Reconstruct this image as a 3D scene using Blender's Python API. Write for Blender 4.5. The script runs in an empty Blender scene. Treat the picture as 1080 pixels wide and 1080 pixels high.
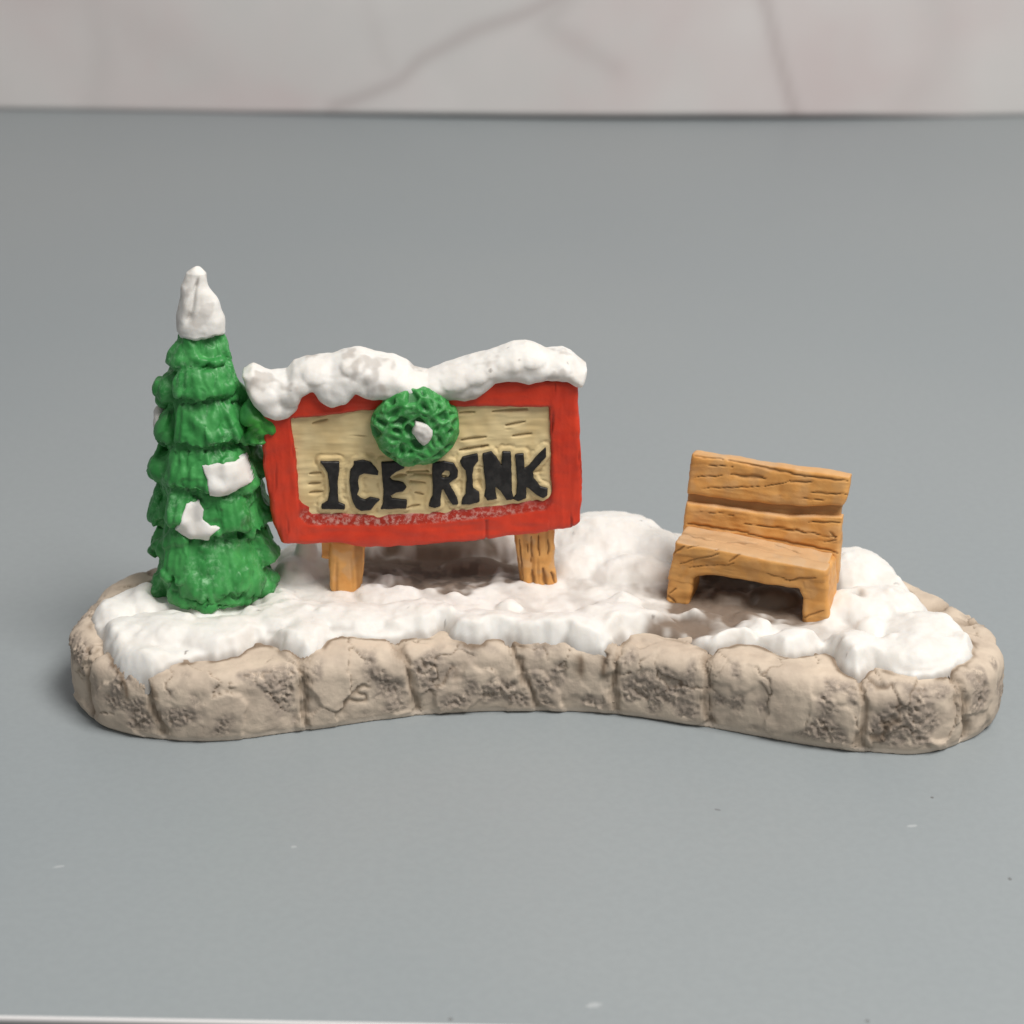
import bpy, math, numpy as np
from mathutils import Vector
rng = np.random.default_rng(7)
S = 0.001                                   # everything below is written in millimetres
# ------------------------------------------------------------------ scene / camera
sc = bpy.context.scene
col = sc.collection
FPX = 2339.0                                # focal length in photo pixels (1080 wide)
PITCH = math.radians(24.0)
CAM = np.array([0.0, -250.0, 140.0])
cd = bpy.data.cameras.new('camera'); cam = bpy.data.objects.new('camera', cd); col.objects.link(cam)
cam.location = CAM * S
cam.rotation_euler = (math.pi / 2 - PITCH, 0, 0)
cd.sensor_width = 36; cd.lens = FPX / 1080 * 36
cd.clip_start = 0.01; cd.clip_end = 20
cd.dof.use_dof = True; cd.dof.focus_distance = 0.283; cd.dof.aperture_fstop = 34
sc.camera = cam

def ray(px, py):
    px = np.asarray(px, float); py = np.asarray(py, float)
    a = (px - 540) / FPX; b = -(py - 540) / FPX
    c, s = math.cos(PITCH), math.sin(PITCH)
    return np.stack([a, c + b * s, -s + b * c], -1)
def at_z(px, py, z):                        # point of the level plane at height z
    d = ray(px, py); t = (z - CAM[2]) / d[..., 2]
    return CAM + d * t[..., None]
class Plane:                                # upright plane through two points on the ground; u along, w up, n towards the viewer
    def __init__(s, a, b, lean=0.0):
        s.o = a; e = b - a; e[2] = 0; s.U = e / np.linalg.norm(e)
        n = np.array([s.U[1], -s.U[0], 0.0]); z = np.array([0, 0, 1.0])
        s.N = n * math.cos(lean) + z * math.sin(lean); s.W = z * math.cos(lean) - n * math.sin(lean)
    def uv(s, pts, off=0.0):
        p = np.array(pts, float); d = ray(p[:, 0], p[:, 1])
        t = ((s.o + s.N * off - CAM) @ s.N) / (d @ s.N)
        q = CAM + d * t[:, None] - s.o
        return np.stack([q @ s.U, q @ s.W], -1)
    def world(s, q):                        # q = (u, n, w)
        return s.o + q[:, :1] * s.U + q[:, 1:2] * s.N + q[:, 2:3] * s.W

# ------------------------------------------------------------------ numeric helpers
_perm = rng.permutation(256); _perm = np.concatenate([_perm, _perm, _perm])
_g = rng.normal(size=(256, 3)); _g /= np.linalg.norm(_g, axis=1)[:, None]
def perlin(P):
    P = np.asarray(P, float); i = np.floor(P).astype(int); f = P - i; i &= 255
    u = f * f * f * (f * (f * 6 - 15) + 10); out = 0
    for dx in (0, 1):
        wx = u[:, 0] if dx else 1 - u[:, 0]
        for dy in (0, 1):
            wy = u[:, 1] if dy else 1 - u[:, 1]
            for dz in (0, 1):
                wz = u[:, 2] if dz else 1 - u[:, 2]
                h = _perm[_perm[_perm[(i[:, 0] + dx) & 255] + ((i[:, 1] + dy) & 255)] + ((i[:, 2] + dz) & 255)]
                g = _g[h]
                out = out + wx * wy * wz * (g[:, 0] * (f[:, 0] - dx) + g[:, 1] * (f[:, 1] - dy) + g[:, 2] * (f[:, 2] - dz))
    return out * 1.6
def fbm(P, f, oct=3, off=0.0, gain=.5):
    P = np.asarray(P, float); o = 0; a = 1
    for k in range(oct):
        o = o + a * perlin(P * f + off + 17.3 * k); f *= 2.03; a *= gain
    return o
def sstep(a, b, x):
    t = np.clip((x - a) / (b - a), 0, 1); return t * t * (3 - 2 * t)
def smin(a, b, k):
    h = np.clip(.5 + .5 * (b - a) / k, 0, 1); return b * (1 - h) + a * h - k * h * (1 - h)
def smax(a, b, k): return -smin(-a, -b, k)
def polysd(Q, poly):                        # signed distance to a closed polygon, negative inside
    Q = np.asarray(Q, float); A = np.asarray(poly, float); B = np.roll(A, -1, 0)
    d2 = np.full(len(Q), 1e18); ins = np.zeros(len(Q), bool)
    for a, b in zip(A, B):
        e = b - a; w = Q - a; t = np.clip(w @ e / max(e @ e, 1e-12), 0, 1)
        r = w - t[:, None] * e; d2 = np.minimum(d2, (r * r).sum(1))
        c = (a[1] > Q[:, 1]) != (b[1] > Q[:, 1])
        if c.any():
            xx = a[0] + (Q[:, 1] - a[1]) * e[0] / (e[1] if e[1] else 1e-12)
            ins ^= c & (Q[:, 0] < xx)
    return np.where(ins, -1, 1) * np.sqrt(d2)
def spline(P, n, closed=True):              # Catmull-Rom through points, then even arc-length spacing
    P = np.asarray(P, float); m = len(P); out = []
    for i in range(m if closed else m - 1):
        if closed: a, b, c, d = P[(i - 1) % m], P[i], P[(i + 1) % m], P[(i + 2) % m]
        else: a, b, c, d = P[max(i - 1, 0)], P[i], P[i + 1], P[min(i + 2, m - 1)]
        t = np.linspace(0, 1, 24, endpoint=False)[:, None]
        out.append(.5 * (2 * b + (c - a) * t + (2 * a - 5 * b + 4 * c - d) * t * t + (3 * b - a - 3 * c + d) * t ** 3))
    out = np.concatenate(out + ([P[:1]] if closed else [P[-1:]]))
    L = np.concatenate([[0], np.cumsum(np.linalg.norm(np.diff(out, axis=0), axis=1))])
    s = np.linspace(0, L[-1], n, endpoint=not closed)
    return np.stack([np.interp(s, L, out[:, k]) for k in range(out.shape[1])], -1)

def grid(lo, hi, h):
    n = [int(math.ceil((b - a) / h)) + 1 for a, b in zip(lo, hi)]
    ax = [a + h * np.arange(k) for a, k in zip(lo, n)]
    return ax, n
def surfnet(F, lo, h):                      # naive surface nets: F negative inside
    s = F < 0; nx, ny, nz = F.shape
    c = np.zeros((nx - 1, ny - 1, nz - 1), np.int8)
    for dx in (0, 1):
        for dy in (0, 1):
            for dz in (0, 1):
                c += s[dx:nx - 1 + dx, dy:ny - 1 + dy, dz:nz - 1 + dz]
    act = np.argwhere((c > 0) & (c < 8)); idx = -np.ones(c.shape, np.int64)
    idx[act[:, 0], act[:, 1], act[:, 2]] = np.arange(len(act))
    acc = np.zeros((len(act), 3)); cnt = np.zeros(len(act))
    cor = [np.array(k) for k in np.ndindex(2, 2, 2)]
    val = lambda o: F[act[:, 0] + o[0], act[:, 1] + o[1], act[:, 2] + o[2]]
    for a in cor:
        for ax in range(3):
            if a[ax]: continue
            b = a.copy(); b[ax] = 1; va, vb = val(a), val(b); m = (va < 0) != (vb < 0)
            t = np.where(m, va / np.where(m, va - vb, 1), 0)
            p = a + np.eye(3)[ax] * t[:, None]; acc[m] += p[m]; cnt[m] += 1
    V = (act + acc / cnt[:, None]) * h + np.array(lo)
    Q = []
    for ax in range(3):
        o1, o2 = [(1, 2), (2, 0), (0, 1)][ax]
        sl = [slice(None)] * 3; sl2 = [slice(None)] * 3; sl[ax] = slice(0, -1); sl2[ax] = slice(1, None)
        e = np.argwhere(s[tuple(sl)] != s[tuple(sl2)])
        e = e[(e[:, o1] > 0) & (e[:, o2] > 0) & (e[:, o1] < F.shape[o1] - 1) & (e[:, o2] < F.shape[o2] - 1)]
        def cell(d1, d2):
            q = e.copy(); q[:, o1] -= d1; q[:, o2] -= d2; return idx[q[:, 0], q[:, 1], q[:, 2]]
        q = np.stack([cell(1, 1), cell(0, 1), cell(0, 0), cell(1, 0)], 1)
        inside0 = s[e[:, 0], e[:, 1], e[:, 2]]
        q[~inside0] = q[~inside0][:, ::-1]; Q.append(q)
    return V, np.concatenate(Q)
def vnormals(V, Q):
    n = np.cross(V[Q[:, 2]] - V[Q[:, 0]], V[Q[:, 3]] - V[Q[:, 1]]); N = np.zeros_like(V)
    for k in range(4): np.add.at(N, Q[:, k], n)
    return N / np.maximum(np.linalg.norm(N, axis=1), 1e-12)[:, None]
def relax(V, Q, it=2, lam=.5):
    for _ in range(it):
        A = np.zeros_like(V); c = np.zeros(len(V))
        for k in range(4):
            for j in (1, 3):
                np.add.at(A, Q[:, k], V[Q[:, (k + j) % 4]]); np.add.at(c, Q[:, k], 1)
        V = V + lam * (A / np.maximum(c, 1)[:, None] - V)
    return V
def boxf(X, c, b, r=.3):                    # rounded box SDF on an (N,3) array
    q = np.abs(X - np.array(c)) - (np.array(b) - r)
    return np.linalg.norm(np.maximum(q, 0), axis=-1) + np.minimum(q.max(-1), 0) - r
def ellf(X, c, r):
    r = np.array(r, float); p = X - np.array(c); k0 = np.linalg.norm(p / r, axis=-1); k1 = np.linalg.norm(p / (r * r), axis=-1)
    return k0 * (k0 - 1) / np.maximum(k1, 1e-9)
def field(f, lo, hi, h):                    # evaluate an SDF given as a function of (N,3) points, mesh it
    ax, n = grid(lo, hi, h)
    G = np.stack(np.meshgrid(*ax, indexing='ij'), -1).reshape(-1, 3)
    return surfnet(f(G).reshape(n), lo, h)

def to_px(Vw):                              # where a world point lands in the photograph
    p = Vw - CAM; c, s_ = math.cos(PITCH), math.sin(PITCH)
    dep = p[:, 1] * c - p[:, 2] * s_; up_ = p[:, 1] * s_ + p[:, 2] * c
    return np.stack([540 + FPX * p[:, 0] / dep, 540 - FPX * up_ / dep], 1)
def strokes(Vw, Nw, L, org, k):             # brushed / carved lines, given as zoomed photo coordinates (x0, y0, x1, y1, width)
    q = to_px(Vw) + 1.2 * np.stack([perlin(Vw * .9), perlin(Vw * .9 + 9)], 1); out = np.zeros(len(q))
    fc = sstep(.05, .3, ((CAM - Vw) * Nw).sum(1) / np.linalg.norm(CAM - Vw, axis=1))
    for x0, y0, x1, y1, w in L:
        a = np.array([org[0] + x0 / k, org[1] + y0 / k]); b = np.array([org[0] + x1 / k, org[1] + y1 / k]); e = b - a
        r = q - a; t = np.clip(r @ e / (e @ e), 0, 1); d = np.linalg.norm(r - t[:, None] * e, axis=1)
        out = np.maximum(out, np.exp(-(d / (w * (.35 + .65 * np.sin(math.pi * np.clip(t, .03, .97))))) ** 2))
    return out * fc
# ------------------------------------------------------------------ objects
ROOT = np.array([0.0, 0.0, 0.0])
def link(name, V, Q, mat, parent=None, attrs=None, smooth=True):
    me = bpy.data.meshes.new(name)
    V = np.asarray(V, float)
    if isinstance(Q, np.ndarray):
        k = Q.shape[1]
        me.vertices.add(len(V)); me.vertices.foreach_set('co', ((V - (ROOT if parent else 0)) * S).ravel())
        me.loops.add(Q.size); me.loops.foreach_set('vertex_index', Q.ravel().astype(np.int32))
        me.polygons.add(len(Q)); me.polygons.foreach_set('loop_start', np.arange(0, Q.size, k, dtype=np.int32))
        me.update(calc_edges=True); me.validate()
    else:
        me.from_pydata([tuple(v) for v in (V - (ROOT if parent else 0)) * S], [], Q); me.update()
    if smooth: me.polygons.foreach_set('use_smooth', [True] * len(me.polygons))
    for k, a in (attrs or {}).items():
        t = me.attributes.new(k, 'FLOAT', 'POINT'); t.data.foreach_set('value', np.asarray(a, np.float32))
    me.materials.append(mat)
    o = bpy.data.objects.new(name, me); col.objects.link(o)
    if parent: o.parent = parent
    return o

# ------------------------------------------------------------------ materials
class Mat:
    def __init__(s, name, rough=.6, spec=.35):
        s.m = bpy.data.materials.new(name); s.m.use_nodes = True; s.t = s.m.node_tree; s.n = s.t.nodes
        s.b = s.n['Principled BSDF']; s.b.inputs['Roughness'].default_value = rough
        s.b.inputs['Specular IOR Level'].default_value = spec
        s.tc = s.n.new('ShaderNodeTexCoord').outputs['Object']
    def l(s, a, b): s.t.links.new(a, b)
    def noise(s, scale, detail=4, rough=.55, stretch=None):
        v = s.tc
        if stretch:
            mp = s.n.new('ShaderNodeMapping'); mp.inputs['Scale'].default_value = stretch; s.l(v, mp.inputs['Vector']); v = mp.outputs[0]
        n = s.n.new('ShaderNodeTexNoise'); n.inputs['Scale'].default_value = scale * 1000; n.inputs['Detail'].default_value = detail
        n.inputs['Roughness'].default_value = rough; s.l(v, n.inputs['Vector']); return n.outputs['Fac']
    def attr(s, name):
        a = s.n.new('ShaderNodeAttribute'); a.attribute_name = name; return a.outputs['Fac']
    def ramp(s, f, a, b):
        r = s.n.new('ShaderNodeMapRange'); r.interpolation_type = 'SMOOTHSTEP'; r.inputs['From Min'].default_value = a; r.inputs['From Max'].default_value = b
        s.l(f, r.inputs['Value']); return r.outputs['Result']
    def math(s, op, a, b):
        r = s.n.new('ShaderNodeMath'); r.operation = op
        for k, x in enumerate((a, b)):
            if isinstance(x, (int, float)): r.inputs[k].default_value = x
            else: s.l(x, r.inputs[k])
        return r.outputs[0]
    def mix(s, f, a, b):
        r = s.n.new('ShaderNodeMix'); r.data_type = 'RGBA'
        for k, x in ((0, f), (6, a), (7, b)):
            if isinstance(x, (int, float)): r.inputs[k].default_value = x
            elif isinstance(x, tuple): r.inputs[k].default_value = x + (1,)
            else: s.l(x, r.inputs[k])
        return r.outputs[2]
    def color(s, c):
        if isinstance(c, tuple): s.b.inputs['Base Color'].default_value = c + (1,)
        else: s.l(c, s.b.inputs['Base Color'])
    def bump(s, h, dist, strength=1.0):
        b = s.n.new('ShaderNodeBump'); b.inputs['Distance'].default_value = dist * S; b.inputs['Strength'].default_value = strength
        s.l(h, b.inputs['Height']); s.l(b.outputs[0], s.b.inputs['Normal'])

def m_snow(name, base=(.77, .755, .725)):
    m = Mat(name, .55, .3)
    c = m.mix(m.ramp(m.noise(.35, 3), .35, .75), base, tuple(x * k for x, k in zip(base, (.94, .92, .90))))
    c = m.mix(m.attr('stain_shade'), c, (.185, .135, .098))
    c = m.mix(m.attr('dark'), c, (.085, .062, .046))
    m.color(c); m.bump(m.noise(1.5, 5, .6), .06, .5)
    m.b.inputs['Subsurface Weight'].default_value = .35; m.b.inputs['Subsurface Radius'].default_value = (1.0, .85, .7); m.b.inputs['Subsurface Scale'].default_value = 1.1 * S
    return m.m
M_SNOW = m_snow('snow_paint')
def m_stone():
    m = Mat('stone_paint', .72, .25)
    c = m.mix(m.ramp(m.noise(.25, 4), .3, .7), (.635, .53, .42), (.51, .42, .335))
    c = m.mix(m.math('MULTIPLY', m.attr('porous'), m.ramp(m.noise(.9, 6, .75), .30, .56)), c, (.345, .285, .235))
    c = m.mix(m.attr('seam'), c, (.20, .145, .10))
    c = m.mix(m.attr('rimline'), c, (.66, .56, .46))
    m.color(c); m.bump(m.noise(2.5, 6, .65), .12, .6); return m.m
M_STONE = m_stone()
def m_green():
    m = Mat('green_paint', .45, .4)
    c = m.mix(m.ramp(m.noise(.45, 4), .35, .68), (.030, .225, .048), (.062, .325, .082))
    c = m.mix(m.math('MULTIPLY', m.attr('dry'), m.ramp(m.noise(1.5, 5, .7), .45, .68)), c, (.17, .42, .19))
    c = m.mix(m.attr('lime'), c, (.045, .275, .036))
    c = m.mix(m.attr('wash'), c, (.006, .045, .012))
    m.color(c); m.bump(m.noise(1.3, 5, .6), .07, .5); return m.m
M_GREEN = m_green()
def m_red():
    m = Mat('red_paint', .42, .4)
    c = m.mix(m.ramp(m.noise(.4, 4), .35, .7), (.68, .052, .020), (.61, .042, .017))
    c = m.mix(m.attr('wash'), c, (.16, .008, .006))
    c = m.mix(m.math('MULTIPLY', m.attr('dust'), m.ramp(m.noise(1.4, 6, .75), .45, .62)), c, (.60, .34, .29))
    c = m.mix(m.ramp(m.noise(1.1, 2), .79, .82), c, (.7, .42, .34))
    m.color(c); m.bump(m.noise(1.2, 4, .6), .10, .6); return m.m
M_RED = m_red()
def m_cream():
    m = Mat('cream_paint', .55, .3)
    c = m.mix(m.ramp(m.noise(.25, 3), .3, .7), (.80, .645, .36), (.735, .56, .285))
    c = m.mix(m.attr('wash'), c, (.26, .155, .055))
    m.color(c); m.bump(m.noise(.8, 4, .6, (.25, 1, 1.6)), .08, .5); return m.m
M_CREAM = m_cream()
def m_wood():
    m = Mat('tan_wood_paint', .5, .35)
    c = m.mix(m.ramp(m.noise(.4, 4), .3, .7), (.73, .385, .125), (.65, .305, .082))
    c = m.mix(m.attr('pale'), c, (.56, .37, .21))
    c = m.mix(m.attr('wash'), c, (.17, .075, .025))
    m.color(c); m.bump(m.noise(1.5, 4, .6), .10, .5); return m.m
M_WOOD = m_wood()
mb = Mat('black_paint', .5, .4); mb.color(mb.mix(mb.ramp(mb.noise(1.0, 3), .4, .7), (.012, .011, .011), (.028, .026, .025))); mb.bump(mb.noise(2, 4), .06, .5); M_BLACK = mb.m

# ------------------------------------------------------------------ the figurine
fig = bpy.data.objects.new('ice_rink_figurine', None); col.objects.link(fig)
fig.empty_display_size = .01
FC = at_z(565, 700, 0.0); ROOT = np.array([FC[0], FC[1], 0.0]); fig.location = ROOT * S
fig['label'] = 'painted figurine with snowy green tree, red ICE RINK sign and wooden bench on stone base'
fig['category'] = 'figurine'

# --- stone base -------------------------------------------------------------
ZT = 9.5
front = [(80, 738), (92, 755), (115, 770), (170, 782), (240, 783), (320, 773), (440, 757), (540, 752), (645, 755), (750, 770), (850, 788), (912, 795), (975, 797), (1030, 779), (1050, 757)]
back = [(1053, 674), (1032, 651), (985, 622), (940, 601), (880, 585), (800, 566), (700, 556), (600, 552), (480, 560), (380, 566), (290, 578), (220, 588), (160, 597), (120, 612), (94, 632), (79, 648), (73, 661)]
P0 = at_z(*np.array(front, float).T, 0.0)[:, :2]
P1 = at_z(*np.array(back, float).T, ZT)[:, :2]
OUT = spline(np.concatenate([P0, P1]), 720)
olen = np.linalg.norm(np.roll(OUT, -1, 0) - OUT, axis=1).sum(); ods = olen / 720
def near_outline(XY):
    s = np.empty(len(XY)); d = np.empty(len(XY))
    for k in range(0, len(XY), 20000):
        q = XY[k:k + 20000]; D = ((q[:, None, :] - OUT[None]) ** 2).sum(2); j = D.argmin(1)
        s[k:k + 20000] = j * ods; d[k:k + 20000] = np.sqrt(D[np.arange(len(q)), j])
    return s, d
def s_of(px, py, z): return near_outline(at_z(np.array([px]), np.array([py]), z)[:, :2])[0][0]
lo2 = OUT.min(0) - 2; hi2 = OUT.max(0) + 2; h = .22
ax, n = grid((lo2[0], lo2[1], -.8), (hi2[0], hi2[1], 12.5), h)
XY = np.stack(np.meshgrid(ax[0], ax[1], indexing='ij'), -1).reshape(-1, 2)
D2 = polysd(XY, OUT[::3]).reshape(n[0], n[1])
z = ax[2][None, None, :]
inset = .35 * sstep(1.0, 0, ax[2]) - .25 * np.sin(np.clip(ax[2] / ZT, 0, 1) * math.pi)
Ftop = ZT + .7 * perlin(np.column_stack([XY * .09, np.full(len(XY), 3.3)])).reshape(n[0], n[1])
F = smax(D2[:, :, None] + inset[None, None, :], z - Ftop[:, :, None], 2.4)
F = np.maximum(F, -z)
V, Q = surfnet(F, (lo2[0], lo2[1], -.8), h); V = relax(V, Q, 2)
del F
N = vnormals(V, Q)
sv, dv = near_outline(V[:, :2])
# block joints round the rim: (top pixel, bottom pixel)
joints = [((153, 704), (181, 780)), ((318, 702), (324, 771)), ((424, 688), (440, 755)), ((536, 682), (572, 752)), ((648, 690), (650, 756)), ((742, 702), (747, 769)), ((908, 716), (912, 794)), ((1030, 730), (1018, 784)), ((90, 690), (100, 762)),
          ((1030, 655), (1030, 655)), ((998, 640), (998, 640)), ((940, 604), (940, 604)), ((860, 580), (860, 580)), ((740, 560), (740, 560)), ((540, 556), (540, 556)), ((420, 565), (420, 565)), ((290, 580), (290, 580)), ((150, 602), (150, 602)), ((92, 640), (92, 640))]
zz = np.clip(V[:, 2] / ZT, 0, 1)
seam_s = []
for (a, b) in joints:
    st = s_of(a[0], a[1], ZT)
    sb = s_of(b[0], b[1], 0.0) if a != b else st
    seam_s.append((st, sb))
wob = fbm(V, .35, 2) * .9
dm = np.full(len(V), 99.0)
for st, sb in seam_s:
    t = sb + (st - sb) * zz + wob
    d = np.abs(sv - t); d = np.minimum(d, olen - d); dm = np.minimum(dm, d)
side = sstep(9.5, 2.5, dv)                       # the joint only runs a little way in over the top
jw = .55 + .22 * perlin(V * .3 + 5)
seam = np.exp(-(dm / jw) ** 2) * side
bulge = (1 - np.exp(-(dm / 2.0) ** 2)) * side * sstep(.3, 2, V[:, 2])
pm = fbm(V, .16, 2, 9.0) + .45 * perlin(V * .45 + 40)
porous = sstep(-.16, .22, pm) * sstep(.6, 1.6, dm) * sstep(.7, 2.0, V[:, 2]) * sstep(4.5, 2.2, dv + np.maximum(0, V[:, 2] - 7) * .8)
hf = np.abs(perlin(V * 1.3 + 3)) + .6 * np.abs(perlin(V * 2.4 + 8)); rough_ = sstep(.05, .5, pm + .25 * perlin(V * .6 + 70))
fc = np.random.default_rng(8)                    # chiselled facets: flat chips of differing depth
fp = np.column_stack([fc.uniform(lo2[0], hi2[0], 420), fc.uniform(lo2[1], hi2[1], 420), fc.uniform(0, 10.5, 420)]); fd = fc.uniform(-.28, .28, 420)
facet = np.empty(len(V)); f21 = np.empty(len(V)); vw = V + .9 * np.stack([fbm(V, .4, 2, 1), fbm(V, .4, 2, 2), fbm(V, .4, 2, 3)], 1)
for k in range(0, len(V), 20000):
    d_ = ((vw[k:k + 20000, None] - fp[None]) ** 2).sum(2); w_ = np.exp(-1.6 * (d_ - d_.min(1)[:, None])); facet[k:k + 20000] = (w_ * fd).sum(1) / w_.sum(1)
    d_.partition(1, axis=1); f21[k:k + 20000] = np.sqrt(d_[:, 1]) - np.sqrt(d_[:, 0])
crack = np.exp(-(f21 / (.10 + .05 * perlin(V * .4 + 5))) ** 2) * sstep(.05, .30, perlin(V * .16 + 77) + .25 * sstep(5, 8, V[:, 2])) * sstep(1, 2.2, V[:, 2]) * sstep(.4, 1.2, dm)
disp = -.62 * seam + .12 * bulge + facet + .20 * fbm(V, .22, 3, 2) + .05 * fbm(V, .9, 2, 6) - porous * (.10 + (.22 + .42 * rough_) * (hf - .35)) - .26 * crack
lim = sstep(.0, .9, V[:, 2])
V = V + N * (disp * (.25 + .75 * lim) * (V[:, 2] > .05))[:, None]
V[:, 2] = np.maximum(V[:, 2], 0.0)
seamc = np.clip(.85 * np.exp(-(dm / (jw * 1.5)) ** 2) * side * (.65 + .5 * fbm(V, .3, 2, 8)) + .75 * crack + porous * (.35 + .65 * rough_) * sstep(.62, .95, hf) * .38, 0, 1)
stone = link('stone_base', V, Q, M_STONE, fig, dict(porous=porous, seam=seamc, rimline=sstep(1.0, .5, V[:, 2]) * (V[:, 2] > .02)))

# --- snow cover on the base ---------------------------------------------------
sb_px = [(97, 656), (99, 666), (104, 676), (120, 697), (135, 713), (154, 716), (172, 711), (195, 703), (216, 699), (247, 694), (276, 682), (299, 691), (310, 695), (321, 699), (334, 697), (341, 690), (357, 681), (383, 681), (404, 681), (433, 675), (455, 673), (468, 669), (479, 679), (507, 682), (524, 677), (544, 681), (557, 682), (577, 682), (596, 683), (615, 688), (629, 695), (646, 682), (658, 675), (677, 671), (707, 676), (724, 680), (749, 690), (766, 689), (790, 687), (810, 691), (827, 698), (849, 695), (868, 689), (885, 706), (904, 716), (920, 708), (936, 712), (957, 720), (990, 719), (1008, 711), (1020, 708), (1028, 690), (1017, 676), (999, 662), (980, 650), (962, 636), (950, 622), (936, 611), (905, 600)]
sb_back = [(850, 583), (800, 574), (700, 566), (600, 562), (480, 570), (380, 576), (290, 590), (230, 604), (200, 614), (165, 622), (135, 631), (108, 643)]
SB = at_z(*np.array(sb_px + sb_back, float).T, ZT - .4)[:, :2]
h = .2
lo = SB.min(0) - 1.2; hi = SB.max(0) + 1.2
gx = np.arange(lo[0], hi[0], h); gy = np.arange(lo[1], hi[1], h)
XY = np.stack(np.meshgrid(gx, gy, indexing='ij'), -1).reshape(-1, 2)
P3 = np.column_stack([XY, np.zeros(len(XY))])
DO = -polysd(XY, OUT[::3])                       # distance in from the stone's rim
zst = ZT + .7 * perlin(np.column_stack([XY * .09, np.full(len(XY), 3.3)])) - 2.0 + np.sqrt(np.maximum(0, 2.0 ** 2 - (2.0 - np.clip(DO - .05, 0, 2.0)) ** 2))
d = np.minimum(-polysd(XY, spline(SB, 420)) + .42 * fbm(P3, .5, 2, 4), DO - .15)
edge = np.where(d > 0, 1.15 * np.sqrt(1 - np.clip(1 - np.maximum(d, 0) / 1.5, 0, 1) ** 2), 3.0 * d)
lump = np.zeros(len(XY))
def cap(c, r, hgt, rot=0.0):                     # a rounded lump of snow
    q = XY - np.array(c); cr, sr = math.cos(rot), math.sin(rot)
    u = (q[:, 0] * cr + q[:, 1] * sr) / r[0]; w = (-q[:, 0] * sr + q[:, 1] * cr) / r[1]
    return hgt * np.sqrt(np.maximum(0, 1 - np.minimum(u * u + w * w, 1)))
def addlump(c, r, hgt, rot=0.0, k=.5):
    global lump
    e = cap(c, r, hgt, rot); lump = np.where(e > 0, smax(lump, e, k) - k * .25 * 0, lump)
rl = np.random.default_rng(11)
for i in range(120):
    c = np.array([rl.uniform(lo[0], hi[0]), rl.uniform(lo[1], hi[1])])
    r = rl.uniform(1.6, 4.2); addlump(c, (r, r * rl.uniform(.55, 1)), rl.uniform(.5, 1.5), rl.uniform(0, 3.1), .35)
def px_lump(px, py, zc, rx, ry, hgt, rot=0.0): addlump(at_z(np.array([px]), np.array([py]), zc)[0, :2], (rx, ry), hgt, rot)
for a in [(640, 572, 11, 8.5, 6.5, 4.6), (688, 580, 11, 4.5, 5, 3.4), (612, 590, 11, 5, 5, 2.8), (665, 600, 11, 6, 4.5, 2.2), (560, 570, 11, 8, 5, 2.6), (460, 584, 11, 9, 5, 2.2), (340, 588, 11, 6, 5, 2.4), (312, 602, 11, 3, 3, 2.2), (400, 590, 11, 7, 5, 2.4),
          (128, 672, 10, 2.6, 4.2, 1.9), (172, 668, 10, 5.5, 4.8, 2.1), (232, 672, 10, 6, 4.5, 1.8), (300, 655, 10, 6, 4.5, 1.7), (370, 655, 10, 7, 4, 1.6), (440, 655, 10, 6, 4, 1.6), (520, 664, 10, 7, 4, 1.7), (590, 668, 10, 6, 4.5, 1.8), (650, 658, 10, 6.5, 4, 2.0), (690, 662, 10, 3.5, 3.5, 1.7),
          (775, 682, 10, 3.2, 2.6, 1.9), (815, 686, 10, 4.0, 2.4, 1.7), (842, 680, 10, 3.0, 2.6, 1.9), (900, 690, 10, 4.4, 4.6, 2.4), (958, 690, 10, 6.5, 4.0, 1.8), (920, 645, 10, 6.5, 5, 2.4), (900, 612, 10, 5.5, 5, 3.6), (930, 618, 10, 4.5, 4.5, 2.2), (975, 668, 10, 5.5, 4.0, 1.8), (1016, 712, 9.5, 1.7, 2.4, 1.3)]:
    px_lump(*a)
for i in range(260):                             # small clumps
    c = np.array([rl.uniform(lo[0], hi[0]), rl.uniform(lo[1], hi[1])]); r = rl.uniform(.7, 1.7)
    e = cap(c, (r, r * rl.uniform(.6, 1)), rl.uniform(.2, .5), rl.uniform(0, 3.1)); lump = lump + .8 * e
def pmask(px, py, zc, rx, ry, soft=.35):
    c = at_z(np.array([px]), np.array([py]), zc)[0, :2]; q = (XY - c) / np.array([rx, ry])
    return sstep(1 + soft, 1 - soft, np.sqrt((q * q).sum(1)) + .35 * fbm(P3, .25, 3, 31))
for _ in range(3):
    g_ = lump.reshape(len(gx), len(gy)); p_ = np.pad(g_, 1, 'edge'); lump = ((p_[2:, 1:-1] + p_[:-2, 1:-1] + p_[1:-1, 2:] + p_[1:-1, :-2]) / 8 + g_ / 2).ravel()
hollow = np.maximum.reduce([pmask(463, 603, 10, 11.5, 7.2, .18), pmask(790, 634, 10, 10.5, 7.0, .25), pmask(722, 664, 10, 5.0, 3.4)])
foot = pmask(224, 622, 10, 8.5, 6.5, .15)
lumpf = lump * (1 - .6 * hollow) * (1 - .8 * foot) * sstep(-.2, 1.6, d)
zs = zst - .25 + edge + lumpf + .14 * fbm(P3, .4, 2, 12) * sstep(0, .8, d)
zs -= .5 * hollow
rock_bank = np.zeros(len(XY)); lump_, lump = lump, rock_bank
for a in [(463, 585, 10, 10.5, 3.2, 2.8), (505, 600, 10, 5, 2.0, 1.0), (800, 606, 10, 10, 3.0, 3.2), (772, 634, 10, 2.6, 1.7, 1.3), (815, 632, 10, 3.8, 2.2, 1.7), (795, 650, 10, 2.6, 1.2, .7), (745, 652, 10, 2.4, 1.2, .7), (324, 602, 10, 1.6, 1.5, 3.2)]:  # rocks and banks; the bank behind the bench is added to block light
    px_lump(*a)
rock_bank, lump = lump, lump_
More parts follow.
